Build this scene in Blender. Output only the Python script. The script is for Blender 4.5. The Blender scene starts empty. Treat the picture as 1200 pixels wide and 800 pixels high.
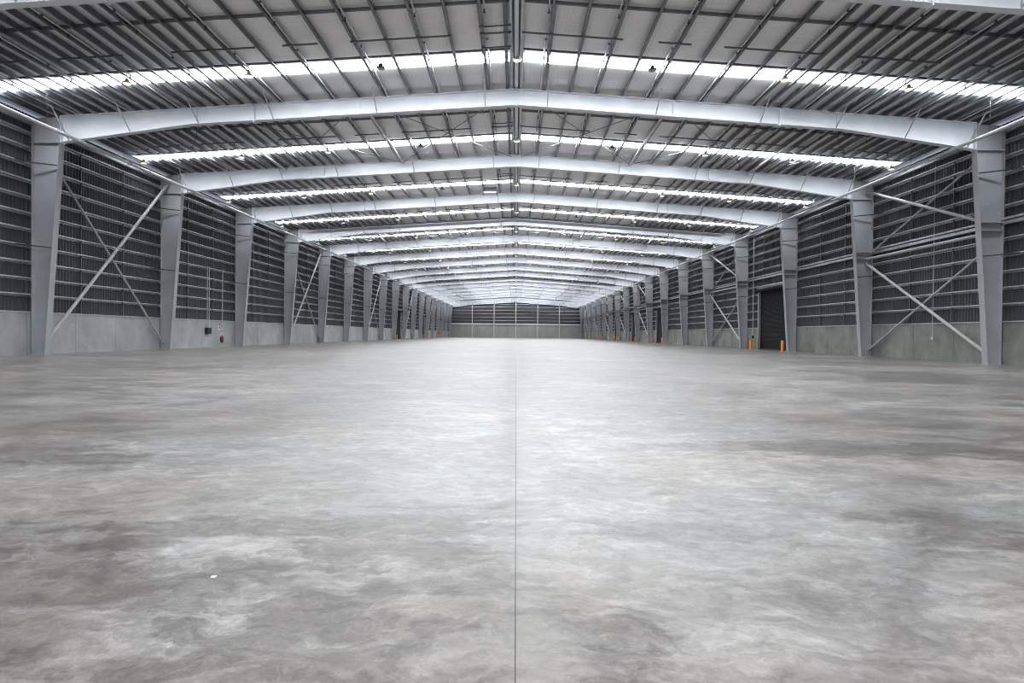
import bpy, math, random
from mathutils import Vector, Matrix
random.seed(7)
SC = bpy.context.scene
COL = SC.collection

# ------------------------------------------------------------------ camera
F_PX, CAM_X, CAM_Z = 708.7, 0.091, 1.165
PIT, YAW, ROLL = 0.01224, -0.00645, 0.01001
cyw, syw = math.cos(YAW), math.sin(YAW)
cp, sp = math.cos(PIT), math.sin(PIT)
r0 = Vector((cyw, -syw, 0)); f0 = Vector((cp*syw, cp*cyw, -sp)); u0 = Vector((sp*syw, sp*cyw, cp))
rr = math.cos(ROLL)*r0 + math.sin(ROLL)*u0
uu = -math.sin(ROLL)*r0 + math.cos(ROLL)*u0
cam = bpy.data.cameras.new('camera'); camo = bpy.data.objects.new('camera', cam); COL.objects.link(camo)
cam.sensor_width = 36.0; cam.lens = F_PX/1200*36; cam.clip_start = 0.05; cam.clip_end = 1000
M = Matrix((rr, uu, -f0)).transposed().to_4x4(); M.translation = Vector((CAM_X, 0, CAM_Z))
camo.matrix_world = M
SC.camera = camo

# ------------------------------------------------------------------ sky, exposure
w = bpy.data.worlds.new('sky'); SC.world = w; w.use_nodes = True
bg = w.node_tree.nodes['Background']; bg.inputs[0].default_value = (0.62, 0.76, 1.0, 1); bg.inputs[1].default_value = 1.0
w.cycles.sampling_method = 'NONE'          # the hall is closed: daylight arrives through the roof lights
SC.view_settings.view_transform = 'Standard'; SC.view_settings.look = 'None'
SC.view_settings.exposure = 0.0; SC.view_settings.gamma = 1.0
SC.view_settings.use_curve_mapping = False
SKYLIGHT = 40.0          # radiance of the daylight coming through the roof lights
SKYCOL = (0.93, 0.97, 1.0)
LAMPS = 2.4
SC.cycles.max_bounces = 8; SC.cycles.diffuse_bounces = 5; SC.cycles.glossy_bounces = 4
SC.cycles.filter_width = 1.0
SC.cycles.caustics_reflective = False; SC.cycles.caustics_refractive = False

# ------------------------------------------------------------------ dimensions
Y0, BAY, NF = 27.59, 10.0, 18         # first full frame in view, bay length, frames
YB, YE = -12.41, Y0 + 170 + 0.6      # back and end of the hall
WX, EX = 22.0, 22.2                   # outer column face, cladding
RIDGE, SLOPE = 12.26, 0.0661          # top of rafter at the ridge
PUR = 0.24                            # purlin depth
def rt(x): return RIDGE - SLOPE*abs(x)
def fy(k): return Y0 + BAY*k
ORD = ['first','second','third','fourth','fifth','sixth','seventh','eighth','ninth','tenth','eleventh','twelfth','thirteenth','fourteenth','fifteenth','sixteenth','seventeenth','eighteenth','nineteenth','twentieth','twenty-first','twenty-second','twenty-third','twenty-fourth','twenty-fifth','twenty-sixth','twenty-seventh','twenty-eighth']
SIDE = {-1: 'left', 1: 'right'}

# ------------------------------------------------------------------ mesh helpers
class MB:
    def __init__(self): self.v = []; self.f = []
    def add(self, vs, fs):
        n = len(self.v); self.v += [tuple(p) for p in vs]; self.f += [tuple(i+n for i in q) for q in fs]; return self
    def box(self, x0, x1, y0, y1, z0, z1):
        if x0 > x1: x0, x1 = x1, x0
        if y0 > y1: y0, y1 = y1, y0
        if z0 > z1: z0, z1 = z1, z0
        return self.add([(x0,y0,z0),(x1,y0,z0),(x1,y1,z0),(x0,y1,z0),(x0,y0,z1),(x1,y0,z1),(x1,y1,z1),(x0,y1,z1)],
                 [(3,2,1,0),(4,5,6,7),(0,1,5,4),(1,2,6,5),(2,3,7,6),(3,0,4,7)])
    def prism_y(self, poly, y0, y1):      # polygon in (x, z) extruded along y
        n = len(poly)
        a = sum(poly[i][0]*poly[(i+1)%n][1]-poly[(i+1)%n][0]*poly[i][1] for i in range(n))
        if a < 0: poly = poly[::-1]
        vs = [(x,y0,z) for x,z in poly] + [(x,y1,z) for x,z in poly]
        fs = [tuple(range(n)), tuple(range(2*n-1, n-1, -1))] + [(i, i+n, (i+1)%n+n, (i+1)%n) for i in range(n)]
        return self.add(vs, fs)
    def bar(self, a, b, w, h, up=(0,0,1)):
        a, b = Vector(a), Vector(b); d = (b-a).normalized(); s = d.cross(Vector(up))
        if s.length < 1e-4: s = Vector((1,0,0))
        s.normalize(); u = s.cross(d)
        vs = []
        for p in (a, b):
            for i, j in ((-1,-1),(1,-1),(1,1),(-1,1)): vs.append(p + s*(i*w/2) + u*(j*h/2))
        return self.add(vs, [(3,2,1,0),(4,5,6,7),(0,1,5,4),(1,2,6,5),(2,3,7,6),(3,0,4,7)])
    def tube(self, pts, r, n=8, cap=True):
        pts = [Vector(p) for p in pts]; rings = []
        rs = r if isinstance(r, (list, tuple)) else [r]*len(pts)
        ref = None
        for i, p in enumerate(pts):
            d = (pts[min(i+1, len(pts)-1)] - pts[max(i-1, 0)]).normalized()
            if ref is None: ref = Vector((0,0,1)) if abs(d.z) < 0.9 else Vector((1,0,0))
            s = d.cross(ref).normalized(); u = s.cross(d)
            rings.append([p + (s*math.cos(t) + u*math.sin(t))*rs[i] for t in [2*math.pi*j/n for j in range(n)]])
        vs = [q for g in rings for q in g]; fs = []
        for i in range(len(rings)-1):
            for j in range(n): fs.append((i*n+j, i*n+(j+1)%n, (i+1)*n+(j+1)%n, (i+1)*n+j))
        if cap: fs += [tuple(range(n-1,-1,-1)), tuple((len(rings)-1)*n+j for j in range(n))]
        return self.add(vs, fs)
    def lathe(self, prof, n=16, c=(0,0,0)):   # profile of (r, z) about z
        vs = []; fs = []
        for r, z in prof:
            for j in range(n):
                t = 2*math.pi*j/n; vs.append((c[0]+r*math.cos(t), c[1]+r*math.sin(t), c[2]+z))
        for i in range(len(prof)-1):
            for j in range(n): fs.append((i*n+j, i*n+(j+1)%n, (i+1)*n+(j+1)%n, (i+1)*n+j))
        fs += [tuple(range(n-1,-1,-1)), tuple((len(prof)-1)*n+j for j in range(n))]
        return self.add(vs, fs)
    def mesh(self, name, mat, smooth=False):
        me = bpy.data.meshes.new(name); me.from_pydata(self.v, [], self.f); me.materials.append(mat)
        if smooth:
            me.polygons.foreach_set('use_smooth', [True]*len(me.polygons)); me.set_sharp_from_angle(angle=math.radians(40))
        me.update(); return me
    def build(self, name, mat, parent=None, smooth=False):
        o = bpy.data.objects.new(name, self.mesh(name, mat, smooth)); COL.objects.link(o)
        if parent: o.parent = parent
        return o

def tag(o, label, cat, group=None):
    o['label'] = label; o['category'] = cat; o['kind'] = 'thing'
    if group: o['group'] = group
    return o
def empty(name, loc):
    o = bpy.data.objects.new(name, None); o.location = loc; o.empty_display_size = 0.2; COL.objects.link(o); return o
def struct(o):
    o['kind'] = 'structure'; return o
KIDS = {}
def kids(o):
    if o.name not in KIDS: KIDS[o.name] = list(o.children)
    return KIDS[o.name]
def dup(root, loc):
    r = root.copy(); COL.objects.link(r); r.location = loc
    for ch in kids(root):
        c = ch.copy(); COL.objects.link(c); c.parent = r
        for g in kids(ch):
            d = g.copy(); COL.objects.link(d); d.parent = c
    return r

# ------------------------------------------------------------------ materials
class NT:
    def __init__(self, name):
        self.m = bpy.data.materials.new(name); self.m.use_nodes = True; self.t = self.m.node_tree
        self.b = self.t.nodes['Principled BSDF']; self.geo = self.t.nodes.new('ShaderNodeNewGeometry')
    def n(self, kind, **kw):
        x = self.t.nodes.new(kind)
        for k, v in kw.items(): setattr(x, k, v)
        return x
    def l(self, a, b): self.t.links.new(a, b)
    def noise(self, scale, detail=4, rough=0.55, dist=0.0, vec=None):
        x = self.n('ShaderNodeTexNoise'); x.inputs['Scale'].default_value = scale; x.inputs['Detail'].default_value = detail
        x.inputs['Roughness'].default_value = rough; x.inputs['Distortion'].default_value = dist
        self.l(vec or self.geo.outputs['Position'], x.inputs['Vector']); return x.outputs['Fac']
    def scaled(self, s, off=(0,0,0), rot=(0,0,0), src=None):
        x = self.n('ShaderNodeMapping'); x.inputs['Scale'].default_value = s; x.inputs['Location'].default_value = off; x.inputs['Rotation'].default_value = rot
        self.l(src or self.geo.outputs['Position'], x.inputs['Vector']); return x.outputs['Vector']
    def ramp(self, fac, stops):
        x = self.n('ShaderNodeValToRGB'); e = x.color_ramp.elements
        while len(e) < len(stops): e.new(0.5)
        for el, (p, c) in zip(e, stops):
            el.position = p; el.color = (c, c, c, 1) if not isinstance(c, tuple) else (*c, 1)
        self.l(fac, x.inputs['Fac']); return x.outputs['Color']
    def math(self, op, a, b=None, c=None, clamp=False):
        x = self.n('ShaderNodeMath', operation=op, use_clamp=clamp)
        for i, s in enumerate((a, b, c)):
            if s is None: continue
            if isinstance(s, (int, float)): x.inputs[i].default_value = s
            else: self.l(s, x.inputs[i])
        return x.outputs[0]
    def mix(self, fac, a, b, mode='MIX'):
        x = self.n('ShaderNodeMix', data_type='RGBA', blend_type=mode)
        for i, s in ((0, fac), (6, a), (7, b)):
            if isinstance(s, (int, float)): x.inputs[i].default_value = s
            elif isinstance(s, tuple): x.inputs[i].default_value = (*s, 1)
            else: self.l(s, x.inputs[i])
        return x.outputs[2]
    def bump(self, h, strength=0.3, dist=0.01):
        x = self.n('ShaderNodeBump'); x.inputs['Strength'].default_value = strength; x.inputs['Distance'].default_value = dist
        self.l(h, x.inputs['Height']); self.l(x.outputs[0], self.b.inputs['Normal'])
    def set(self, col=None, rough=None, metal=None, spec=None):
        for k, v in (('Base Color', col), ('Roughness', rough), ('Metallic', metal), ('Specular IOR Level', spec)):
            if v is None: continue
            if isinstance(v, (int, float)): self.b.inputs[k].default_value = v
            elif isinstance(v, tuple): self.b.inputs[k].default_value = (*v, 1)
            else: self.l(v, self.b.inputs[k])
        return self

def plain(name, col, rough=0.5, metal=0.0, vary=0.12, scale=1.5, spec=None):
    t = NT(name); f = t.noise(scale, 3)
    lo = tuple(c*(1-vary) for c in col); hi = tuple(min(1, c*(1+vary)) for c in col)
    t.set(t.ramp(f, [(0.3, lo), (0.7, hi)]), rough, metal, spec); return t.m

MAT = {}
MAT['steel'] = plain('painted_steel', (0.77, 0.80, 0.86), 0.42, 0.0, 0.06, 0.8)
MAT['colshade'] = plain('shaded_column_paint', (0.39, 0.405, 0.435), 0.42, 0.0, 0.10, 0.6)  # rafter paint darkened, the shade on the columns is put into the colour
MAT['brace'] = plain('brace_paint', (0.46, 0.46, 0.475), 0.45, 0.0, 0.06)
MAT['galv'] = plain('galvanised', (0.17, 0.185, 0.205), 0.38, 0.75, 0.2, 3.0)
MAT['girt'] = plain('galvanised_girt', (0.50, 0.53, 0.56), 0.45, 0.5, 0.15, 3.0)
MAT['bridge'] = plain('bridging_steel', (0.16, 0.17, 0.19), 0.5, 0.6, 0.15, 3.0)
MAT['pipe'] = plain('pipe_paint', (0.62, 0.63, 0.66), 0.4, 0.2, 0.08)
MAT['black'] = plain('black_plastic', (0.012, 0.012, 0.014), 0.5, 0, 0.1)
MAT['dark'] = plain('dark_metal', (0.06, 0.06, 0.065), 0.45, 0.5, 0.1)
MAT['red'] = plain('red_enamel', (0.28, 0.010, 0.016), 0.35, 0, 0.1)
MAT['white'] = plain('white_board', (0.82, 0.82, 0.80), 0.5, 0, 0.03)
MAT['orange'] = plain('orange_paint', (0.85, 0.30, 0.02), 0.45, 0, 0.08, 4)
MAT['cladding'] = plain('wall_sheet', (0.066, 0.068, 0.078), 0.5, 0.1, 0.12, 0.6)
MAT['door'] = plain('door_curtain', (0.010, 0.010, 0.013), 0.7, 0.0, 0.12, 1.2, 0.2)
MAT['paper'] = plain('paper', (0.9, 0.9, 0.88), 0.6, 0, 0.02)
MAT['shell'] = plain('shell_board', (0.45, 0.46, 0.47), 0.7, 0, 0.05)

# concrete wall panels
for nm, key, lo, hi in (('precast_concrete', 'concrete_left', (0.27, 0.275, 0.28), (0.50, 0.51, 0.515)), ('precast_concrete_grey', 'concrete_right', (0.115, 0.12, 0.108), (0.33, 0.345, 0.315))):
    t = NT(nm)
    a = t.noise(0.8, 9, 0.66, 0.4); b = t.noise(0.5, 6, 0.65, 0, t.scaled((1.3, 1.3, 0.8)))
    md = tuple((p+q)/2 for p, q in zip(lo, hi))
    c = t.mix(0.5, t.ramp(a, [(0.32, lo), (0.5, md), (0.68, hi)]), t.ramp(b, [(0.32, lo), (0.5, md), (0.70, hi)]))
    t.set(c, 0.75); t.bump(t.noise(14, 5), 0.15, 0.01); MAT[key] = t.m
t = NT('end_concrete')
a = t.noise(0.25, 5, 0.6, 0.5); b = t.noise(0.4, 4, 0.6, 0, t.scaled((1.5, 1.5, 0.15)))
c = t.mix(0.5, t.ramp(a, [(0.3, (0.20, 0.205, 0.20)), (0.7, (0.34, 0.34, 0.33))]), t.ramp(b, [(0.3, (0.20, 0.20, 0.20)), (0.72, (0.34, 0.34, 0.33))]))
t.set(c, 0.8); MAT['endconcrete'] = t.m

# roof underside: foil-faced blanket held up by wire safety mesh
t = NT('roof_blanket')
sx = t.n('ShaderNodeSeparateXYZ'); t.l(t.geo.outputs['Position'], sx.inputs[0])
def lines(co, pitch, width):
    m = t.math('PINGPONG', co, pitch/2); return t.math('LESS_THAN', m, width/2)
g = t.math('MAXIMUM', lines(sx.outputs[0], 0.15, 0.012), lines(sx.outputs[1], 0.30, 0.014))
base = t.ramp(t.noise(1.1, 4, 0.6), [(0.3, (0.87, 0.87, 0.88)), (0.7, (0.93, 0.93, 0.94))])
col = t.mix(t.math('MULTIPLY', g, 0.22), base, (0.30, 0.30, 0.31))
t.set(col, 0.6, 0.0); t.bump(t.noise(2.2, 3, 0.5), 0.25, 0.05); MAT['roof'] = t.m

# roof light panels, lit by the sky above
t = NT('rooflight_sheet')
t.set((0.8, 0.85, 0.9), 0.5); t.b.inputs['Emission Color'].default_value = (*SKYCOL, 1); t.b.inputs['Emission Strength'].default_value = SKYLIGHT
MAT['rooflight'] = t.m; t.m.cycles.emission_sampling = 'FRONT'
MAT['roofskin'] = plain('rooflight_upper_skin', (0.8, 0.85, 0.9), 0.5)
def glow(name, col, s):
    t = NT(name); t.set(col, 0.4); t.b.inputs['Emission Color'].default_value = (*col, 1); t.b.inputs['Emission Strength'].default_value = s; t.m.cycles.emission_sampling = 'NONE'; return t.m
MAT['lamp'] = glow('lamp_lit', (1.0, 0.72, 0.38), LAMPS)
MAT['lamp_off'] = plain('lamp_unlit', (0.30, 0.30, 0.30), 0.3, 0, 0.05)

# polished concrete floor
t = NT('polished_slab')
P = t.geo.outputs['Position']
wv = t.n('ShaderNodeTexNoise'); wv.inputs['Scale'].default_value = 1.6; wv.inputs['Detail'].default_value = 7; wv.inputs['Roughness'].default_value = 0.62
t.l(P, wv.inputs['Vector'])
sub = t.n('ShaderNodeVectorMath', operation='SUBTRACT'); t.l(wv.outputs['Color'], sub.inputs[0]); sub.inputs[1].default_value = (0.5, 0.5, 0.5)
scl = t.n('ShaderNodeVectorMath', operation='SCALE'); t.l(sub.outputs[0], scl.inputs[0]); scl.inputs['Scale'].default_value = 0.55
add = t.n('ShaderNodeVectorMath', operation='ADD'); t.l(P, add.inputs[0]); t.l(scl.outputs[0], add.inputs[1]); W = add.outputs[0]
big = t.noise(0.20, 5, 0.62, 0.0)
mid = t.noise(1.0, 6, 0.68, 0.15, t.scaled((0.8, 1.15, 1), rot=(0, 0, 0.15)))
fine = t.noise(9, 4, 0.7, 0.2, t.scaled((0.8, 1.2, 1), rot=(0, 0, 0.4), src=W))
swirl = t.noise(3.0, 5, 0.72, 0.5, t.scaled((0.6, 1.5, 1), rot=(0, 0, -0.35), src=W))
scl2 = t.n('ShaderNodeVectorMath', operation='SCALE'); t.l(sub.outputs[0], scl2.inputs[0]); scl2.inputs['Scale'].default_value = 1.5
add2 = t.n('ShaderNodeVectorMath', operation='ADD'); t.l(P, add2.inputs[0]); t.l(scl2.outputs[0], add2.inputs[1])
streak = t.noise(5.0, 5, 0.72, 0.0, t.scaled((0.45, 1.9, 1), rot=(0, 0, 0.3), src=add2.outputs[0]))
tone = t.math('ADD', t.math('MULTIPLY', big, 0.26), t.math('ADD', t.math('MULTIPLY', mid, 0.24), t.math('ADD', t.math('MULTIPLY', fine, 0.18), t.math('ADD', t.math('MULTIPLY', swirl, 0.16), t.math('MULTIPLY', streak, 0.16)))))
base = t.ramp(tone, [(0.37, (0.048, 0.040, 0.034)), (0.45, (0.118, 0.105, 0.095)), (0.51, (0.202, 0.188, 0.175)), (0.59, (0.36, 0.345, 0.33))])
warm = t.ramp(t.noise(0.5, 5, 0.6, 0.5, t.scaled((1,1,1), off=(31, 7, 0))), [(0.35, (0.94, 0.99, 1.06)), (0.65, (1.05, 1.0, 0.96))])
base = t.mix(1.0, base, warm, 'MULTIPLY')
# dark worn stains with shapes of their own: (x, y, radius x, radius y, rotation, strength)
STAINS = [(-0.52, 3.45, 0.62, 0.50, 0.35, 0.75), (-1.45, 3.55, 0.95, 0.30, 0.15, 0.65), (-1.9, 2.6, 1.7, 0.75, 0.15, 0.74), (-3.0, 3.2, 1.0, 0.35, 0.2, 0.5), (-0.75, 2.25, 0.6, 0.45, 0.2, 0.62),
          (0.50, 2.30, 0.20, 0.32, -0.35, 0.8), (4.3, 6.3, 2.2, 0.50, -0.05, 0.65), (2.1, 6.4, 1.0, 0.35, 0.1, 0.4), (2.9, 3.6, 0.6, 0.5, -0.3, 0.6), (-5.5, 5.6, 2.4, 0.6, 0.1, 0.45), (1.1, 3.5, .5, .25, 0.2, 0.3), (1.7, 2.6, .7, .35, 0.1, .3),
          (-7, 13, 6, 0.8, 0.05, 0.25), (9, 12, 5, 0.7, -0.05, 0.3), (6, 26, 7, 1.8, 0, .22), (-10, 19, 7, 1.4, 0.0, .3), (14, 17, 6, 1.2, 0, .25)]
stain = t.ramp(t.math('ADD', t.math('MULTIPLY', streak, 0.5), t.math('MULTIPLY', fine, 0.5)), [(0.38, (0.026, 0.021, 0.019)), (0.62, (0.100, 0.082, 0.070))])
grain = t.ramp(t.math('ADD', t.math('MULTIPLY', swirl, 0.6), t.math('MULTIPLY', streak, 0.4)), [(0.38, 1.0), (0.64, 0.42)])
for (x, y, rx, ry, ro, s) in STAINS:
    mp = t.n('ShaderNodeMapping', vector_type='TEXTURE'); mp.inputs['Location'].default_value = (x, y, 0); mp.inputs['Rotation'].default_value = (0, 0, ro); mp.inputs['Scale'].default_value = (rx, ry, 1)
    t.l(W, mp.inputs['Vector'])
    ln = t.n('ShaderNodeVectorMath', operation='LENGTH'); t.l(mp.outputs[0], ln.inputs[0])
    d = t.math('ADD', ln.outputs['Value'], t.math('ADD', t.math('MULTIPLY', t.math('SUBTRACT', mid, 0.5), 2.6), t.math('MULTIPLY', t.math('SUBTRACT', swirl, 0.5), 2.4)))
    msk = t.math('MULTIPLY', t.math('SMOOTH_MIN', 1.0, t.math('MAXIMUM', t.math('MULTIPLY', t.math('SUBTRACT', 1.15, d), 1.6), 0.0), 0.1), t.math('MULTIPLY', grain, min(1.0, s*1.35)))
    base = t.mix(msk, base, stain)
# pale trowelled strip along the saw cut
dx = t.math('ABSOLUTE', t.math('SUBTRACT', sx2 := (lambda n: (t.l(P, n.inputs[0]), n.outputs[0])[1])(t.n('ShaderNodeSeparateXYZ')), 0.16))
st = t.math('MULTIPLY', t.math('MAXIMUM', t.math('SUBTRACT', 1.0, t.math('DIVIDE', dx, t.math('ADD', 0.05, t.math('MULTIPLY', mid, 0.35)))), 0.0), 0.35)
base = t.mix(st, base, (0.27, 0.262, 0.25))
rough = t.ramp(t.math('ADD', t.math('MULTIPLY', mid, 0.5), t.math('MULTIPLY', big, 0.5)), [(0.38, 0.29), (0.62, 0.36)])
t.set(base, rough, 0.0, 0.20)
t.b.inputs['Coat Weight'].default_value = 0.13; t.b.inputs['Coat Roughness'].default_value = 0.14
MAT['floor'] = t.m

# ------------------------------------------------------------------ the shell
fl = struct(MB().box(-EX-0.3, EX+0.3, YB, YE+0.3, -0.3, 0).build('floor', MAT['floor']))
struct(MB().box(0.0978, 0.1022, YB, YE-0.4, 0.0, 0.0006).build('trim_1', MAT['black'], fl))       # saw cut down the middle

LY0, LY1 = 0.695, 0.762                                       # roof light position within a bay
mb = MB(); yr = [YB]
bays = [b for b in range(-4, 17)]
for s in (-1, 1):
    xs = [0.0, EX + 0.35]
    def zz(x): return rt(x) + PUR + 0.03
    ycur = YB
    for b in bays:
        a0, a1 = fy(b) + BAY*LY0, fy(b) + BAY*LY1
        def quad(x0, x1, y0, y1):
            vs = [(s*x0, y0, zz(x0)), (s*x1, y0, zz(x1)), (s*x1, y1, zz(x1)), (s*x0, y1, zz(x0))]
            vs += [(x, y, z+0.06) for x, y, z in vs]
            mb.add(vs, [(0,1,2,3) if s < 0 else (3,2,1,0), (7,6,5,4) if s < 0 else (4,5,6,7), (0,1,5,4), (1,2,6,5), (2,3,7,6), (3,0,4,7)])
        quad(0, xs[1], ycur, a0); quad(0, 0.3, a0, a1); quad(21.6, xs[1], a0, a1); ycur = a1
    quad(0, xs[1], ycur, YE)
struct(mb.build('ceiling', MAT['roof']))
wi = 0
for b in bays:
    for s in (-1, 1):
        wi += 1
        a0, a1 = fy(b) + BAY*LY0, fy(b) + BAY*LY1
        # panel dropped below the roof lining, its glowing sides added to brighten the rafters
        xs_ = [0.3 + (21.6-0.3)*i/6 for i in range(7)]; q = MB()
        for i in range(6):
            xa, xb = xs_[i], xs_[i+1]
            vs = [(s*xa, a0, zz(xa)-0.045), (s*xb, a0, zz(xb)-0.045), (s*xb, a1, zz(xb)-0.045), (s*xa, a1, zz(xa)-0.045)]
            vs += [(x, y, z+0.055) for x, y, z in vs]
            fs = [(3,2,1,0), (0,1,5,4), (2,3,7,6)] + ([(3,0,4,7)] if i == 0 else []) + ([(1,2,6,5)] if i == 5 else [])
            q.add(vs, fs if s > 0 else [f[::-1] for f in fs])
        wn = struct(q.build('window_%d' % wi, MAT['rooflight']))
        q = MB().prism_y([(s*0.3, zz(0.3)+0.015), (s*21.6, zz(21.6)+0.015), (s*21.6, zz(21.6)+0.03), (s*0.3, zz(0.3)+0.03)], a0, a1)
        struct(q.build('upper_skin', MAT['roofskin'], wn))

# roller door openings: side, first and last y
DOORH = 5.4
DOORS = [(1, 48.9, 54.9)] + [(1, fy(k)+1.3, fy(k)+7.3) for k in (6, 8, 10, 12, 14)] + [(-1, fy(8)+2.0, fy(8)+8.6), (-1, fy(11)+2.0, fy(11)+8.6), (-1, fy(14)+2.0, fy(14)+8.6)]
def spans(side, lo, hi):
    out = []; c = lo
    for s, a, b in sorted(DOORS, key=lambda q: q[1]):
        if s != side: continue
        out.append((c, a)); c = b
    out.append((c, hi)); return out
DADO = 1.95
def corrugated(mb, side, y0, y1, z0, z1):
    n = max(1, round((y1-y0)/0.2)); p = (y1-y0)/n; x = side*EX; d = side*0.045
    pr = []
    for i in range(n):
        y = y0 + i*p; pr += [(x, y), (x, y+p*0.36), (x+d, y+p*0.5), (x+d, y+p*0.86)]
    pr.append((x, y1)); m = len(pr)
    vs = [(a, b, z0) for a, b in pr] + [(a, b, z1) for a, b in pr]
    fs = [(i, i+1, i+1+m, i+m) for i in range(m-1)]
    mb.add(vs, fs if side < 0 else [q[::-1] for q in fs])
    mb.box(x+side*0.06, x+side*0.12, y0, y1, z0, z1)
for side in (-1, 1):
    mb = MB(); top = 10.95
    corrugated(mb, side, YB, YE, DOORH+0.0, top)
    for a, b in spans(side, YB, YE): corrugated(mb, side, a, b, DADO, DOORH)
    wl = struct(mb.build('wall_' + SIDE[side], MAT['cladding']))
    mb = MB(); cap = MB()
    for a, b in spans(side, YB, YE):
        n = max(1, round((b-a)/3.05)); p = (b-a)/n
        for i in range(n):
            mb.box(side*22.06, side*22.32, a+i*p+0.012, a+(i+1)*p-0.012, 0, DADO-0.03)
        mb.box(side*22.09, side*22.32, a, b, 0, DADO-0.04)
        cap.box(side*22.02, side*22.3, a, b, DADO-0.03, DADO+0.025)
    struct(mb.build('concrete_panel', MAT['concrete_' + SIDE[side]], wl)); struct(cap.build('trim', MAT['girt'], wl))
# wall behind the camera
struct(MB().box(-EX-0.3, EX+0.3, YB-0.2, YB, 0, 13).build('wall_back', MAT['shell']))
# end wall: tall concrete, horizontal sheeting above
EYW = fy(17) + 0.55
mb = MB()
n = 36; zt = [4.3 + (13.0-4.3)*i/n for i in range(n+1)]
vs = []; fs = []
for i in range(n):
    z0 = zt[i]; p = zt[i+1]-z0
    for dz, dy in ((0, 0), (0.45, 0), (0.6, 0.05), (0.9, 0.05)): vs += [(-EX-.3, EYW+dy, z0+p*dz), (EX+.3, EYW+dy, z0+p*dz)]
vs += [(-EX-.3, EYW, 13.0), (EX+.3, EYW, 13.0)]
fs = [(2*i, 2*i+1, 2*i+3, 2*i+2) for i in range(len(vs)//2-1)]
mb.add(vs, fs); mb.box(-EX-.3, EX+.3, EYW+0.06, EYW+0.2, 4.3, 13.0)
wf = struct(mb.build('wall_end', MAT['cladding']))
mb = MB()
for i in range(12):
    a = -EX + 2*EX*i/12; b = -EX + 2*EX*(i+1)/12
    mb.box(a+0.015, b-0.015, EYW-0.15, EYW+0.05, 0, 4.25)
mb.box(-EX, EX, EYW-0.12, EYW+0.05, 0, 4.24)
struct(mb.build('concrete_panel', MAT['endconcrete'], wf))

# roller doors
for i, (s, a, b) in enumerate(DOORS):
    mb = MB(); n = 60; x = s*22.22; vs = []
    for j in range(n+1):
        z = 0.02 + (DOORH-0.02)*j/n
        vs += [(x, a, z), (x, b, z)]
        if j < n: vs += [(x + s*0.018, a, z+0.03), (x + s*0.018, b, z+0.03)]
    m = len(vs)//2
    fs = [(2*k, 2*k+1, 2*k+3, 2*k+2) for k in range(m-1)]
    mb.add(vs, fs if s > 0 else [q[::-1] for q in fs]); mb.box(x+s*0.03, x+s*0.06, a, b, 0, DOORH)
    d = struct(mb.build('door_%d' % (i+1), MAT['door']))
    struct(MB().box(s*22.02, s*22.2, a, b, 0.0, 0.10).build('bottom_rail', MAT['dark'], d))
    for yy in (a, b): struct(MB().box(s*21.98, s*22.2, yy-0.07, yy+0.07, 0, DOORH+0.1).build('guide_rail', MAT['girt'], d))
    mb = MB(); mb.box(s*21.95, s*22.19, a-0.2, b+0.2, DOORH+0.12, DOORH+0.2); mb.box(s*21.95, s*21.99, a-0.2, b+0.2, DOORH+0.05, DOORH+0.3)
    struct(mb.build('header', MAT['girt'], d))
    struct(MB().tube([(s*21.93, a-0.1, DOORH-0.1), (s*21.93, b+0.1, DOORH-0.1)], 0.16, 12).build('roller_drum', MAT['door'], d, True))
    struct(MB().box(s*21.75, s*22.0, b+0.1, b+0.45, DOORH-0.3, DOORH+0.05).build('motor', MAT['black'], d))

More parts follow.
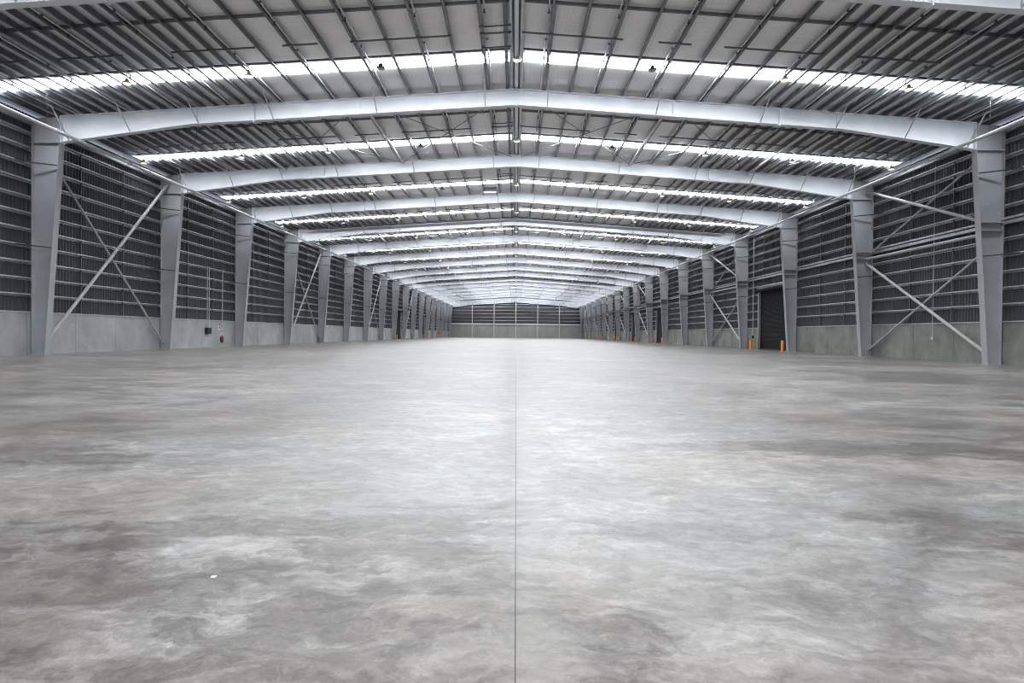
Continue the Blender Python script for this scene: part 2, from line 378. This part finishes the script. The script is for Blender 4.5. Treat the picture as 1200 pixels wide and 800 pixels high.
# ------------------------------------------------------------------ columns
CD0, CD1, KNEE = 0.60, 1.28, 9.68       # web depth at floor and knee
def cin(z): return WX - (CD0 + (CD1-CD0)*min(z, KNEE)/KNEE)
FW = 0.34
def make_column(s):
    r = empty('steel_column', (0, 0, 0))
    O = (s*WX, 0)
    def P(x): return s*x
    top = rt(WX) - 0.02
    web = [(P(WX-0.02), 0.02), (P(cin(0)+0.02), 0.02), (P(cin(KNEE)+0.02), KNEE), (P(cin(KNEE)+0.02), rt(cin(KNEE))-0.02), (P(WX-0.02), top)]
    MB().prism_y(web, -0.008, 0.008).build('web', MAT['colshade'], r)
    MB().box(P(WX-0.02), P(WX), -FW/2, FW/2, 0.02, top).build('outer_flange', MAT['colshade'], r)
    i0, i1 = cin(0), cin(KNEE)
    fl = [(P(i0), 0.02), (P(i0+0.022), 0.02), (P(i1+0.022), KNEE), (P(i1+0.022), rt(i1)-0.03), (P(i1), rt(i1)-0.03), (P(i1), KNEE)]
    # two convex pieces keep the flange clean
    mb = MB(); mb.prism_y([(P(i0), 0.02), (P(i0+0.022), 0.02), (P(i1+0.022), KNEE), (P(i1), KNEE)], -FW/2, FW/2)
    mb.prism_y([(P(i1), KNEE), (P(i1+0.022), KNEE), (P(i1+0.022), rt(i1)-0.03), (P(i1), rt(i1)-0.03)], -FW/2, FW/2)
    mb.build('inner_flange', MAT['colshade'], r)
    MB().box(P(i0-0.05), P(WX+0.02), -0.2, 0.2, 0, 0.025).build('base_plate', MAT['colshade'], r)
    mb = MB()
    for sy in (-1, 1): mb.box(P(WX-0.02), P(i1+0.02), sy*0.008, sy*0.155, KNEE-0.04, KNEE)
    mb.build('knee_stiffener', MAT['colshade'], r)
    for z in (8.66, 4.93):
        xi = cin(z) + 0.03
        mb = MB(); mb.bar((P(xi), -0.165, z-0.05), (P(WX-0.02), -0.55, z+0.02), 0.05, 0.05); mb.bar((P(WX-0.02), -0.55, z+0.02), (P(WX+0.05), -1.3, z+0.0), 0.05, 0.05)
        mb.build('girt_stay', MAT['dark'], r)
    if s > 0:
        for z in (6.05, 6.42):
            mb = MB()
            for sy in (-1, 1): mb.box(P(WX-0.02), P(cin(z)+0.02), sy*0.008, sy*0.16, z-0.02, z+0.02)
            mb.build('crane_stiffener', MAT['colshade'], r)
    return r
proto = {}
for s in (-1, 1):
    for k in range(NF):
        if k == 0: o = proto[s] = make_column(s); o.location = (0, fy(0), 0)
        else: o = dup(proto[s], (0, fy(k), 0))
        tag(o, 'tapered grey steel column on the %s wall, %s' % (SIDE[s], ('the %s from the camera' % ORD[k]) if k < NF-1 else 'in the corner by the end wall'), 'column', 'tapered columns along the %s wall' % SIDE[s])

# ------------------------------------------------------------------ rafters
XK = cin(KNEE)
FLY = [1.4, 6.3, 11.0, 14.4, 17.5, 20.3]
def rb(x):
    x = abs(x); d = 0.74 if x < 14.7 else 0.74 + (rt(XK)-KNEE-0.74)*(x-14.7)/(XK-14.7)
    return rt(x) - d
def make_rafter(s):
    r = empty('roof_rafter', (0, 0, 0)); xs = [0.0, 14.7, XK]
    MB().prism_y([(s*x, rt(x)-0.01) for x in xs] + [(s*x, rb(x)+0.01) for x in xs[::-1]], -0.006, 0.006).build('web', MAT['steel'], r)
    mb = MB(); mb.prism_y([(0, rt(0)-0.02), (s*XK, rt(XK)-0.02), (s*XK, rt(XK)), (0, rt(0))], -0.15, 0.15); mb.build('top_flange', MAT['steel'], r)
    mb = MB()
    for a, b in ((0.0, 14.7), (14.7, XK)): mb.prism_y([(s*a, rb(a)), (s*b, rb(b)), (s*b, rb(b)+0.02), (s*a, rb(a)+0.02)], -0.15, 0.15)
    mb.build('bottom_flange', MAT['steel'], r)
    def plate(name, x, w, t, ex, m):
        MB().prism_y([(s*(x-t), rb(x)-ex), (s*(x+t), rb(x)-ex), (s*(x+t), rt(x)-0.005), (s*(x-t), rt(x)-0.005)], -w/2, w/2).build(name, m, r)
    plate('splice_plate', 11.9, 0.3, 0.025, 0.07, MAT['steel'])
    plate('end_plate', XK-0.025, 0.31, 0.022, 0.03, MAT['steel'])
    plate('ridge_plate', 0.014, 0.28, 0.013, 0.05, MAT['steel'])
    for x in (7.1, 14.5): plate('stiffener', x, 0.16, 0.008, -0.02, MAT['steel'])
    for x in FLY:
        MB().bar((s*x, -0.16, rb(x)+0.03), (s*x, -1.2, rt(x)+0.03), 0.045, 0.045).build('fly_brace', MAT['brace'], r)
    return r
proto = {}
for s in (-1, 1):
    for k in range(-1, NF):
        if k == -1: o = proto[s] = make_rafter(s); o.location = (0, fy(-1), 0)
        else: o = dup(proto[s], (0, fy(k), 0))
        where = 'just over the camera' if k == -1 else ('against the end wall' if k == NF-1 else 'on the %s column from the camera' % ORD[k])
        tag(o, 'pale grey steel rafter over the %s half, %s' % (SIDE[s], where), 'rafter', 'portal rafters of the %s half' % SIDE[s])

# ------------------------------------------------------------------ purlins
PX = [1.3 + 1.185*i for i in range(9)] + [10.78 + 0.592*i for i in range(1, 19)]      # closer together towards the eaves
for s in (-1, 1):
    for i, x in enumerate([0.25] + PX):
        z = rt(x); y0, y1 = YB+0.05, YE-0.25
        mb = MB(); mb.box(s*x-0.006, s*x+0.006, y0, y1, z, z+PUR)
        mb.box(s*x, s*x-s*0.10, y0, y1, z, z+0.006); mb.box(s*x-s*0.10, s*x-s*0.094, y0, y1, z, z+0.022)
        mb.box(s*x, s*x+s*0.075, y0, y1, z+PUR-0.006, z+PUR)
        o = mb.build('roof_purlin', MAT['girt' if i == 0 else 'galv'])
        lab = ('ridge purlin of galvanised steel on the %s of the ridge plate' % SIDE[s]) if i == 0 else 'galvanised roof purlin running the hall, %s %s of the ridge' % (ORD[i-1], SIDE[s])
        tag(o, lab, 'purlin', 'roof purlins of the %s half' % SIDE[s])
mb = MB(); mb.box(-0.075, 0.075, YB+0.05, YE-0.3, RIDGE+0.03, RIDGE+0.04)
rs = mb.build('ridge_soffit', MAT['steel']); tag(rs, 'pale flat steel strip between the two ridge purlins', 'ridge strip')
mb = MB()
for q in (-1, 1): mb.box(q*0.075, q*0.13, YB+0.05, YE-0.3, RIDGE+0.035, RIDGE+0.2)
mb.build('ridge_shade', MAT['black'], rs)  # black strips stand in for the dark webs and the shadow gaps

# bridging lines across the purlins
BAYNAME = {b: ('bay over the camera' if b == -1 else '%s column bay' % ORD[b]) for b in range(-1, 17)}
def bridging(s, xs0, dz, hh, ww):
    mb = MB()
    for a, b in xs0:
        a += 0.02; b -= 0.02
        mb.prism_y([(s*a, rt(a)+dz), (s*b, rt(b)+dz), (s*b, rt(b)+dz+hh), (s*a, rt(a)+dz+hh)], -ww/2, ww/2)
    return mb
allx = [0.25] + PX
gaps = list(zip(allx[:-1], allx[1:]))
meshes = {}
for s in (-1, 1):
    meshes[s] = (bridging(s, gaps, 0.10, 0.10, 0.075).mesh('purlin_bridging', MAT['bridge']), bridging(s, gaps, 0.12, 0.07, 0.05).mesh('purlin_bridging', MAT['bridge']))
for b in range(-1, 17):
    for s in (-1, 1):
        for j, fr in enumerate((0.29, 0.636)):
            o = bpy.data.objects.new('purlin_bridging', meshes[s][j]); o.location = (0, fy(b)+BAY*fr, 0); COL.objects.link(o)
            tag(o, 'dark bridging bar across %s purlins, %s, %s' % (SIDE[s], ('nearer the camera', 'beside the skylight')[j], BAYNAME[b]), 'bridging bar', 'purlin bridging bars')
# support bars under the sprinkler pipes
SEG = {1: [(0.2, 3.9), (5.2, 6.4), (7.6, 11.2), (12.4, 15.5), (16.6, 17.4), (18.4, 20.0)], -1: [(0.2, 1.35), (2.4, 6.1), (7.3, 8.6), (9.6, 12.7), (14.5, 16.9), (18.0, 19.2)]}
SUPM = {}
for b in range(-1, 9):
    for s in (-1, 1):
        for i, (a, c) in enumerate(SEG[s]):
            key = (s, i)
            if key not in SUPM:
                SUPM[key] = MB().prism_y([(s*a, rt(a)-0.005), (s*c, rt(c)-0.005), (s*c, rt(c)-0.05), (s*a, rt(a)-0.05)], -0.03, 0.03).mesh('pipe_support_bar', MAT['bridge'])
            o = bpy.data.objects.new('pipe_support_bar', SUPM[key]); o.location = (0, fy(b)+BAY*0.47, 0); COL.objects.link(o)
            tag(o, 'short dark pipe support bar, %s %s of the ridge, %s' % (ORD[i], SIDE[s], BAYNAME[b]), 'support bar', 'pipe support bars under the purlins')
# short rungs left of the ridge
RM = MB().prism_y([(-0.2, rt(0.2)-0.005), (-1.35, rt(1.35)-0.005), (-1.35, rt(1.35)-0.045), (-0.2, rt(0.2)-0.045)], -0.025, 0.025).mesh('conduit_rung', MAT['bridge'])
for b in range(-1, 9):
    for j, fr in enumerate((0.42, 0.58)):
        o = bpy.data.objects.new('conduit_rung', RM); o.location = (0, fy(b)+BAY*fr, 0); COL.objects.link(o)
        tag(o, 'short dark rung beside the ridge, %s of two, %s' % (('nearer the camera', 'nearer the skylight')[j], BAYNAME[b]), 'rung', 'rungs beside the ridge')
tag(MB().box(-0.47, -0.33, YB+0.1, YE-0.4, RIDGE+0.09, RIDGE+0.12).build('cable_tray', MAT['bridge']), 'dark cable tray running alongside the ridge purlin', 'cable tray')

# sprinkler range pipes with their heads
SX = [1.2 + 2.35*i for i in range(9)]
def head_mesh():
    mb = MB(); mb.tube([(0,0,0.0), (0,0,-0.10)], 0.018, 6); mb.lathe([(0.045,-0.15),(0.05,-0.14),(0.022,-0.125),(0.022,-0.10)], 8); return mb.mesh('sprinkler_head', MAT['black'])
HM = head_mesh(); CM = MB().tube([(0,-0.05,0),(0,0.05,0)], 0.046, 8).mesh('coupling', MAT['dark'])
for s in (-1, 1):
    for i, x in enumerate(SX):
        # keep clear of the purlins
        px = min(PX, key=lambda q: abs(q-x)); 
        if abs(px-x) < 0.16: x = px + (0.2 if x >= px else -0.2)
        z = rt(x) + 0.045
        o = empty('sprinkler_pipe', (s*x, 0, z))
        tag(o, 'thin pale sprinkler pipe under the roof, %s %s of the ridge' % (ORD[i], SIDE[s]), 'pipe', 'sprinkler pipes of the %s half' % SIDE[s])
        MB().tube([(0, YB+0.1, 0), (0, YE-0.4, 0)], 0.03, 8).build('pipe_run', MAT['pipe'], o, True)
        for b in range(-1, 5):
            for fr in (0.31, 0.64):
                for me, dy in ((HM, 0), (CM, -1.2)):
                    c = bpy.data.objects.new(me.name.split('.')[0], me); c.location = (0, fy(b)+BAY*fr+dy, 0); c.parent = o; COL.objects.link(c)

# sprinkler mains
for s in (-1, 1):
    x, z = 19.55, 9.62
    o = empty('fire_main_pipe', (s*x, 0, z)); tag(o, 'long thick grey pipe under the rafters along the %s eave' % SIDE[s], 'pipe')
    MB().tube([(0, YB+0.1, 0), (0, YE-0.45, 0)], 0.075, 14).build('pipe_run', MAT['pipe'], o, True)
    hm = MB().tube([(0, 0, 0.07), (0, 0, rt(x)-z+0.0)], 0.01, 6).mesh('hanger_rod', MAT['galv'])
    cm = MB().tube([(0, -0.06, 0), (0, 0.06, 0)], 0.095, 14).mesh('coupling', MAT['pipe'], True)
    for k in range(-1, 17):
        for dy in (2.6, 7.6):
            for me, e in ((hm, 0), (cm, 0.5)):
                c = bpy.data.objects.new(me.name.split('.')[0], me); c.location = (0, fy(k)+dy+e, 0); c.parent = o; COL.objects.link(c)
for q, k in enumerate((3, 9, 15)):
    y = fy(k) - 0.75
    o = MB().tube([(-19.5, y, rt(19.5)-0.14), (0, y, RIDGE-0.14), (19.5, y, rt(19.5)-0.14)], 0.09, 12).build('cross_main_pipe', MAT['dark'], None, True)
    tag(o, 'dark pipe crossing the hall along the rafters at the %s columns' % ORD[k], 'pipe')

# ------------------------------------------------------------------ high bay lamps
def make_lamp(lit):
    r = empty('high_bay_lamp', (0, 0, 0))
    mb = MB(); mb.lathe([(0.15, 0.0), (0.165, 0.015), (0.165, 0.05), (0.09, 0.075), (0.08, 0.16), (0.05, 0.20), (0.02, 0.22)], 18); mb.build('lamp_housing', MAT['pipe' if lit else 'dark'], r, True)
    MB().lathe([(0.14, -0.012), (0.145, 0.002)], 18).build('lamp_lens', MAT['lamp' if lit else 'lamp_off'], r, True)
    MB().tube([(0, 0, 0.21), (0, 0, 0.47)], 0.012, 6).build('hanger', MAT['galv'], r)
    return r
LP = {True: make_lamp(True), False: make_lamp(False)}; first = {True: True, False: True}
LX = [0.0, 5.35, 10.55, 15.4, 20.9]
for b in range(-1, 17):
    for i, x in enumerate(LX):
        for s in ((1,) if i == 0 else (-1, 1)):
            lit = i != 1
            loc = (s*x + (0.03 if i == 0 else 0), fy(b)+BAY*0.636, rt(x)-0.33)
            if first[lit]: o = LP[lit]; o.location = loc; first[lit] = False
            else: o = dup(LP[lit], loc)
            where = 'under the ridge' if i == 0 else '%s %s of the ridge' % (ORD[i-1], SIDE[s])
            tag(o, '%s high bay lamp %s, %s' % ('glowing warm' if lit else 'unlit dark', where, BAYNAME[b]), 'lamp', 'high bay lamps')

# ------------------------------------------------------------------ wall girts
GZ = [1.98+0.738*i for i in range(1, 11)] + [10.05]
def girt(s, y0, y1, z):
    mb = MB(); xa, xb = s*(WX+0.005), s*(EX-0.005)
    mb.box(xa, xb, y0, y1, z-0.004, z+0.004); mb.box(xa, xa+s*0.006, y0, y1, z-0.004, z+0.06); mb.box(xb-s*0.006, xb, y0, y1, z-0.075, z+0.004)
    return mb
def lastname(i, n): return ORD[i]
for s in (-1, 1):
    for i, z in enumerate(GZ):
        if z < DOORH+0.35:
            sp_ = spans(s, YB+0.05, YE-0.3)
            for j, (a, b) in enumerate(sp_):
                o = girt(s, a+0.1 if j else a, b-0.1 if j < len(sp_)-1 else b, z).build('wall_girt', MAT['girt'])
                wh = 'before the first roller door' if j == 0 else ('beyond the %s roller door' % ORD[j-1])
                tag(o, 'pale steel girt on the %s wall, %s above the concrete, %s' % (SIDE[s], ORD[i], wh), 'girt', 'wall girts')
        else:
            o = girt(s, YB+0.05, YE-0.3, z).build('wall_girt', MAT['girt'])
            tag(o, 'pale steel girt running the whole %s wall, %s above the concrete' % (SIDE[s], ORD[i]), 'girt', 'wall girts')
    mb = MB(); z = 10.45
    mb.box(s*21.72, s*21.735, YB+.05, YE-.3, z, z+0.30); mb.box(s*21.72, s*21.80, YB+.05, YE-.3, z, z+0.012); mb.box(s*21.72, s*21.80, YB+.05, YE-.3, z+0.288, z+0.30)
    mb2 = MB(); mb2.box(s*22.03, s*22.045, YB+.05, YE-.3, z, z+0.28); mb2.box(s*22.03, s*22.19, YB+.05, YE-.3, z, z+0.012)
    tag(mb2.build('eave_strut', MAT['girt']), 'deep pale steel eave strut along the top of the %s wall' % SIDE[s], 'eave strut')
    # vertical bridging between the girts
    zs = [DADO+0.03] + GZ
    gm = MB()
    for a, b in zip(zs[:-1], zs[1:]): gm.box(s*22.06, s*22.13, -0.025, 0.025, a+0.005, b-0.005)
    me = gm.mesh('girt_bridging', MAT['bridge'])
    hi = MB()
    for a, b in zip(zs[:-1], zs[1:]):
        if a > DOORH: hi.box(s*22.06, s*22.13, -0.025, 0.025, a+0.005, b-0.005)
    me2 = hi.mesh('girt_bridging', MAT['bridge'])
    for k in range(-1, 17):
        for j, fr in enumerate((0.31, 0.64)):
            y = fy(k)+BAY*fr
            ind = any(q[0] == s and q[1]-0.3 < y < q[2]+0.3 for q in DOORS)
            o = bpy.data.objects.new('girt_bridging', me2 if ind else me); o.location = (0, y, 0); COL.objects.link(o)
            tag(o, 'dark upright %s-wall girt tie, %s of two, %s' % (SIDE[s], ('nearer', 'farther')[j], BAYNAME[k]), 'girt tie', 'upright girt ties')
# channel pair at mid height on the right wall
mb = MB()
for z in (6.30, 6.52): mb.box(21.96, 21.975, YB+.05, YE-.3, z, z+0.10); mb.box(21.96, 22.0, YB+.05, YE-.3, z, z+0.01)
tag(mb.build('crane_rail', MAT['girt']), 'paired pale steel channels at mid height along the right wall', 'rail')

# ------------------------------------------------------------------ wall bracing
XB = 21.68
def brace_obj(name, a, b, r, label, group):
    o = MB().tube([a, b], r, 10).build(name, MAT['brace'], None, True); tag(o, label, 'brace', group); return o
for k in (0, 3, 6, 9, 12, 15):
    a, b = fy(k)+0.03, fy(k+1)-0.03
    bn = 'between the %s and %s columns' % (ORD[k], ORD[k+1] if k+1 < 17 else 'last')
    brace_obj('wall_brace', (-XB, a, 0.35), (-XB, b, 10.2), 0.082, 'thick diagonal left-wall brace tube, %s' % bn, 'wall braces')
    brace_obj('wall_brace', (-XB-0.18, b, 0.35), (-XB-0.18, a, 9.9), 0.055, 'thin diagonal left-wall brace, %s' % bn, 'wall braces')
for k in (0, 3, 7, 9, 11, 13, 15):
    a, b = fy(k)+0.03, fy(k+1)-0.03
    bn = 'between the %s and %s columns' % (ORD[k], ORD[k+1] if k+1 < 17 else 'last')
    G = 'wall braces'
    brace_obj('wall_brace', (XB, b, 10.15), (XB, a, 6.35), 0.082, 'thick upper diagonal right-wall tube, %s' % bn, G)
    brace_obj('wall_brace', (XB+.17, a, 10.0), (XB+.17, b, 6.3), 0.055, 'thin upper diagonal right-wall brace, %s' % bn, G)
    brace_obj('wall_brace', (XB, a, 6.0), (XB, b, 6.0), 0.082, 'level mid-height right-wall brace tube, %s' % bn, G)
    brace_obj('wall_brace', (XB, b, 5.75), (XB, a, 0.35), 0.082, 'thick lower diagonal right-wall tube, %s' % bn, G)
    brace_obj('wall_brace', (XB+.17, a, 5.6), (XB+.17, b, 0.35), 0.055, 'thin lower diagonal right-wall brace, %s' % bn, G)
# roof cross rods
RN = [0.3, 7.0, 14.3, 20.5]
for k in (0, 3, 6, 9):
    for s in (-1, 1):
        for j in range(3):
            for q in (0, 1):
                xa, xb = (RN[j], RN[j+1]) if q == 0 else (RN[j+1], RN[j])
                dz = -0.06 - 0.05*q
                o = MB().tube([(s*xa, fy(k)+0.03, rt(xa)+dz), (s*xb, fy(k+1)-0.03, rt(xb)+dz)], 0.018 if k == 0 else 0.022, 6).build('roof_brace_rod', MAT['galv'], None, True)
                tag(o, 'thin roof cross rod slanting %s, %s panel %s of ridge, %s' % (('outward', 'inward')[q], ORD[j], SIDE[s], BAYNAME[k]), 'brace rod', 'roof cross rods')

for k in (0, 3, 6, 9):
    for s in (-1, 1):
        for j, x in enumerate((7.0, 14.3)):
            o = MB().tube([(s*x, fy(k)+0.02, rt(x)-0.13), (s*x, fy(k+1)-0.02, rt(x)-0.13)], 0.065, 10).build('roof_strut', MAT['pipe'], None, True)
            tag(o, 'pale round roof strut between two rafters, %s %s of ridge, %s' % (ORD[j], SIDE[s], BAYNAME[k]), 'strut', 'roof struts')

# ------------------------------------------------------------------ end wall steel
PXE = [-21.3, -14.2, -7.1, 0.0, 7.1, 14.2, 21.3]
PN = ['leftmost', 'second from the left', 'third from the left', 'middle', 'third from the right', 'second from the right', 'rightmost']
for i, x in enumerate(PXE):
    o = empty('wind_post', (x, fy(17)-0.28, 0)); h = rb(x)+0.5
    mb = MB(); mb.box(-0.13, 0.13, -0.15, -0.135, 0.02, h); mb.build('front_flange', MAT['brace'], o)
    MB().box(-0.006, 0.006, -0.135, 0.1, 0.02, h).build('web', MAT['brace'], o)
    MB().box(-0.17, 0.17, -0.17, 0.1, 0, 0.02).build('base_plate', MAT['brace'], o)
    tag(o, 'slim pale post standing against the far end wall, %s' % PN[i], 'post', 'end wall posts')
for i, z in enumerate((5.5, 6.6, 7.7, 8.8, 9.9, 10.9)):
    mb = MB(); mb.box(-21.9, 21.9, EYW-0.12, EYW-0.005, z, z+0.01); mb.box(-21.9, 21.9, EYW-0.125, EYW-0.115, z-0.0, z+0.12)
    tag(mb.build('end_wall_girt', MAT['girt']), 'level steel girt across the far end wall, %s above the concrete' % ORD[i], 'girt', 'end wall girts')
tag(MB().box(-21.9, 21.9, EYW-0.32, EYW-0.17, 4.26, 4.55).build('end_wall_beam', MAT['white']), 'pale level beam capping the concrete of the far end wall', 'beam')

# ------------------------------------------------------------------ small things
def bollard(x, y, label, r=0.11, h=0.88):
    o = empty('bollard', (x, y, 0))
    MB().lathe([(r, 0.012), (r, h-0.05), (r*0.85, h-0.015), (r*0.4, h)], 16).build('post', MAT['orange'], o, True)
    MB().box(-0.16, 0.16, -0.16, 0.16, 0, 0.012).build('base_plate', MAT['orange'], o)
    tag(o, label, 'bollard', 'orange bollards by the roller doors')
for i, (s, a, b) in enumerate(DOORS):
    kk = ORD[i] if s > 0 else ORD[i-6]
    bollard(s*21.45, a-0.28, 'orange bollard at the near jamb of the %s roller door on the %s wall' % (kk, SIDE[s]))
    bollard(s*21.45, b+0.28, 'orange bollard at the far jamb of the %s roller door on the %s wall' % (kk, SIDE[s]))
o = MB().lathe([(0.05, 0), (0.05, 1.05), (0.03, 1.08)], 12, (21.75, 54.35, 0)).build('marker_post', MAT['orange'], None, True)
tag(o, 'thin orange marker post beside the far bollard of the first right roller door', 'post')

# black switchboard box with two conduits
o = empty('switch_box', (-22.06, 43.2, 1.2)); tag(o, 'black switch box on the left concrete wall under twin conduits', 'switch box')
mb = MB(); mb.box(0, 0.18, -0.28, 0.28, -0.23, 0.2); mb.build('enclosure', MAT['black'], o)
mb = MB(); mb.box(0.18, 0.20, -0.26, 0.26, -0.2, 0.17); mb.build('cover', MAT['black'], o)
for dy in (-0.14, 0.14): MB().tube([(0.09, dy, 0.2), (0.09, dy, 4.6)], 0.028, 8).build('conduit', MAT['pipe'], o, True)
o = MB().tube([(-21.97, 45.3, 1.85), (-21.97, 45.3, 5.8)], 0.03, 8).build('wall_conduit', MAT['pipe'], None, True); tag(o, 'single pale conduit above the fire extinguisher on the left wall', 'conduit')
# fire extinguisher
o = empty('fire_extinguisher', (-21.93, 45.2, 0.30)); tag(o, 'red fire extinguisher hung low on the left concrete wall', 'fire extinguisher')
MB().lathe([(0.07, 0), (0.085, 0.02), (0.085, 0.40), (0.06, 0.46), (0.025, 0.48)], 16).build('cylinder', MAT['red'], o, True)
mb = MB(); mb.box(-0.02, 0.02, -0.02, 0.02, 0.48, 0.52); mb.box(-0.015, 0.015, -0.1, 0.03, 0.52, 0.535); mb.box(-0.015, 0.015, -0.1, 0.02, 0.55, 0.562); mb.build('valve_handle', MAT['black'], o)
MB().tube([(0, 0.03, 0.5), (0.06, 0.10, 0.42), (0.07, 0.11, 0.2), (0.06, 0.10, 0.1)], 0.012, 6).build('hose', MAT['black'], o, True)
MB().box(-0.13, -0.088, -0.06, 0.06, 0.1, 0.45).build('bracket', MAT['dark'], o)
def sign(name, y, z, w, h, label):
    o = empty(name, (-22.055, y, z)); tag(o, label, 'sign', 'fire signs on the left wall')
    MB().box(0, 0.006, -w/2, w/2, -h/2, h/2).build('board', MAT['white'], o)
    MB().lathe([(w*0.16, -h*0.30), (w*0.16, h*0.12), (w*0.05, h*0.22)], 10, (0.0, 0, 0)).build('pictogram', MAT['red'], o)
    mb = MB(); mb.box(0.004, 0.008, -w/2, w/2, h*0.30, h/2); mb.build('red_band', MAT['red'], o)
sign('extinguisher_sign', 45.0, 1.48, 0.34, 0.42, 'red and white location sign high above the fire extinguisher')
sign('instruction_sign', 45.35, 1.02, 0.2, 0.26, 'small red and white instruction sign just above the fire extinguisher')

# control boxes beside the farther doors
for (x, y, z, lab) in ((22.06, fy(7)+3.0, 1.05, 'dark control box on the right wall behind the braces past the second roller door'), (22.06, fy(9)+3.5, 1.55, 'dark control box on the right wall behind the braces past the third roller door'),
                       (-22.06, fy(7)+2.6, 1.5, 'dark control box on the left wall before the first roller door'), (-22.06, fy(10)+3.5, 0.7, 'dark control box on the left wall past the first roller door')):
    s = 1 if x > 0 else -1
    o = empty('control_box', (x, y, z)); tag(o, lab, 'control box', 'control boxes')
    MB().box(0, -s*0.16, -0.25, 0.25, -0.24, 0.24).build('enclosure', MAT['black'], o); MB().box(-s*0.16, -s*0.18, -0.22, 0.22, -0.2, 0.2).build('cover', MAT['dark'], o)

# dropped cord on the right wall, first bay
o = empty('drop_conduit', (21.95, 31.9, 0)); tag(o, 'thin pale cord hanging down the right wall in the first braced bay', 'cord')
MB().tube([(0, 0, 1.25), (0, 0, 10.3)], 0.014, 6).build('cord', MAT['pipe'], o, True); MB().lathe([(0.02, 1.08), (0.06, 1.10), (0.06, 1.22), (0.02, 1.25)], 10).build('plug', MAT['white'], o, True)
o = empty('drop_conduit', (21.95, 56.0, 0)); tag(o, 'pale conduit rising beside the first right roller door', 'conduit')
MB().tube([(0, 0, 1.25), (0, 0, 10.3)], 0.035, 8).build('conduit', MAT['pipe'], o, True); MB().box(-.06, .04, -.1, .1, 1.0, 1.25).build('switch', MAT['black'], o)

# open box unit hanging by the ridge
o = empty('ventilation_unit', (-1.95, 45.3, 11.72)); tag(o, 'dark open ventilation box hanging under the roof beside the ridge', 'ventilation unit')
mb = MB(); mb.box(-0.55, 0.55, -0.4, 0.4, 0.30, 0.36); mb.box(-0.55, -0.48, -0.4, 0.4, -0.12, 0.3); mb.box(0.48, 0.55, -0.4, 0.4, -0.12, 0.3); mb.build('casing', MAT['dark'], o)
MB().box(-0.48, 0.48, -0.35, 0.35, -0.12, 0.0).build('louvre_tray', MAT['pipe'], o)
for dx_ in (-0.5, 0.5): MB().tube([(dx_, 0, 0.36), (dx_, 0, 0.52)], 0.012, 6).build('hanger', MAT['galv'], o)

# litter on the slab
mb = MB(); mb.add([(-0.017,-0.006,0.001),(0.016,-0.010,0.001),(0.019,0.010,0.006),(-0.012,0.013,0.004),(-0.017,-0.006,0.003),(0.016,-0.010,0.004),(0.019,0.010,0.009),(-0.012,0.013,0.007)],
                  [(3,2,1,0),(4,5,6,7),(0,1,5,4),(1,2,6,5),(2,3,7,6),(3,0,4,7)])
o = mb.build('paper_scrap', MAT['paper']); o.location = (-1.33, 2.84, 0); o.scale = (0.75, 0.75, 0.75); tag(o, 'tiny white paper scrap lying on the concrete floor', 'paper scrap')
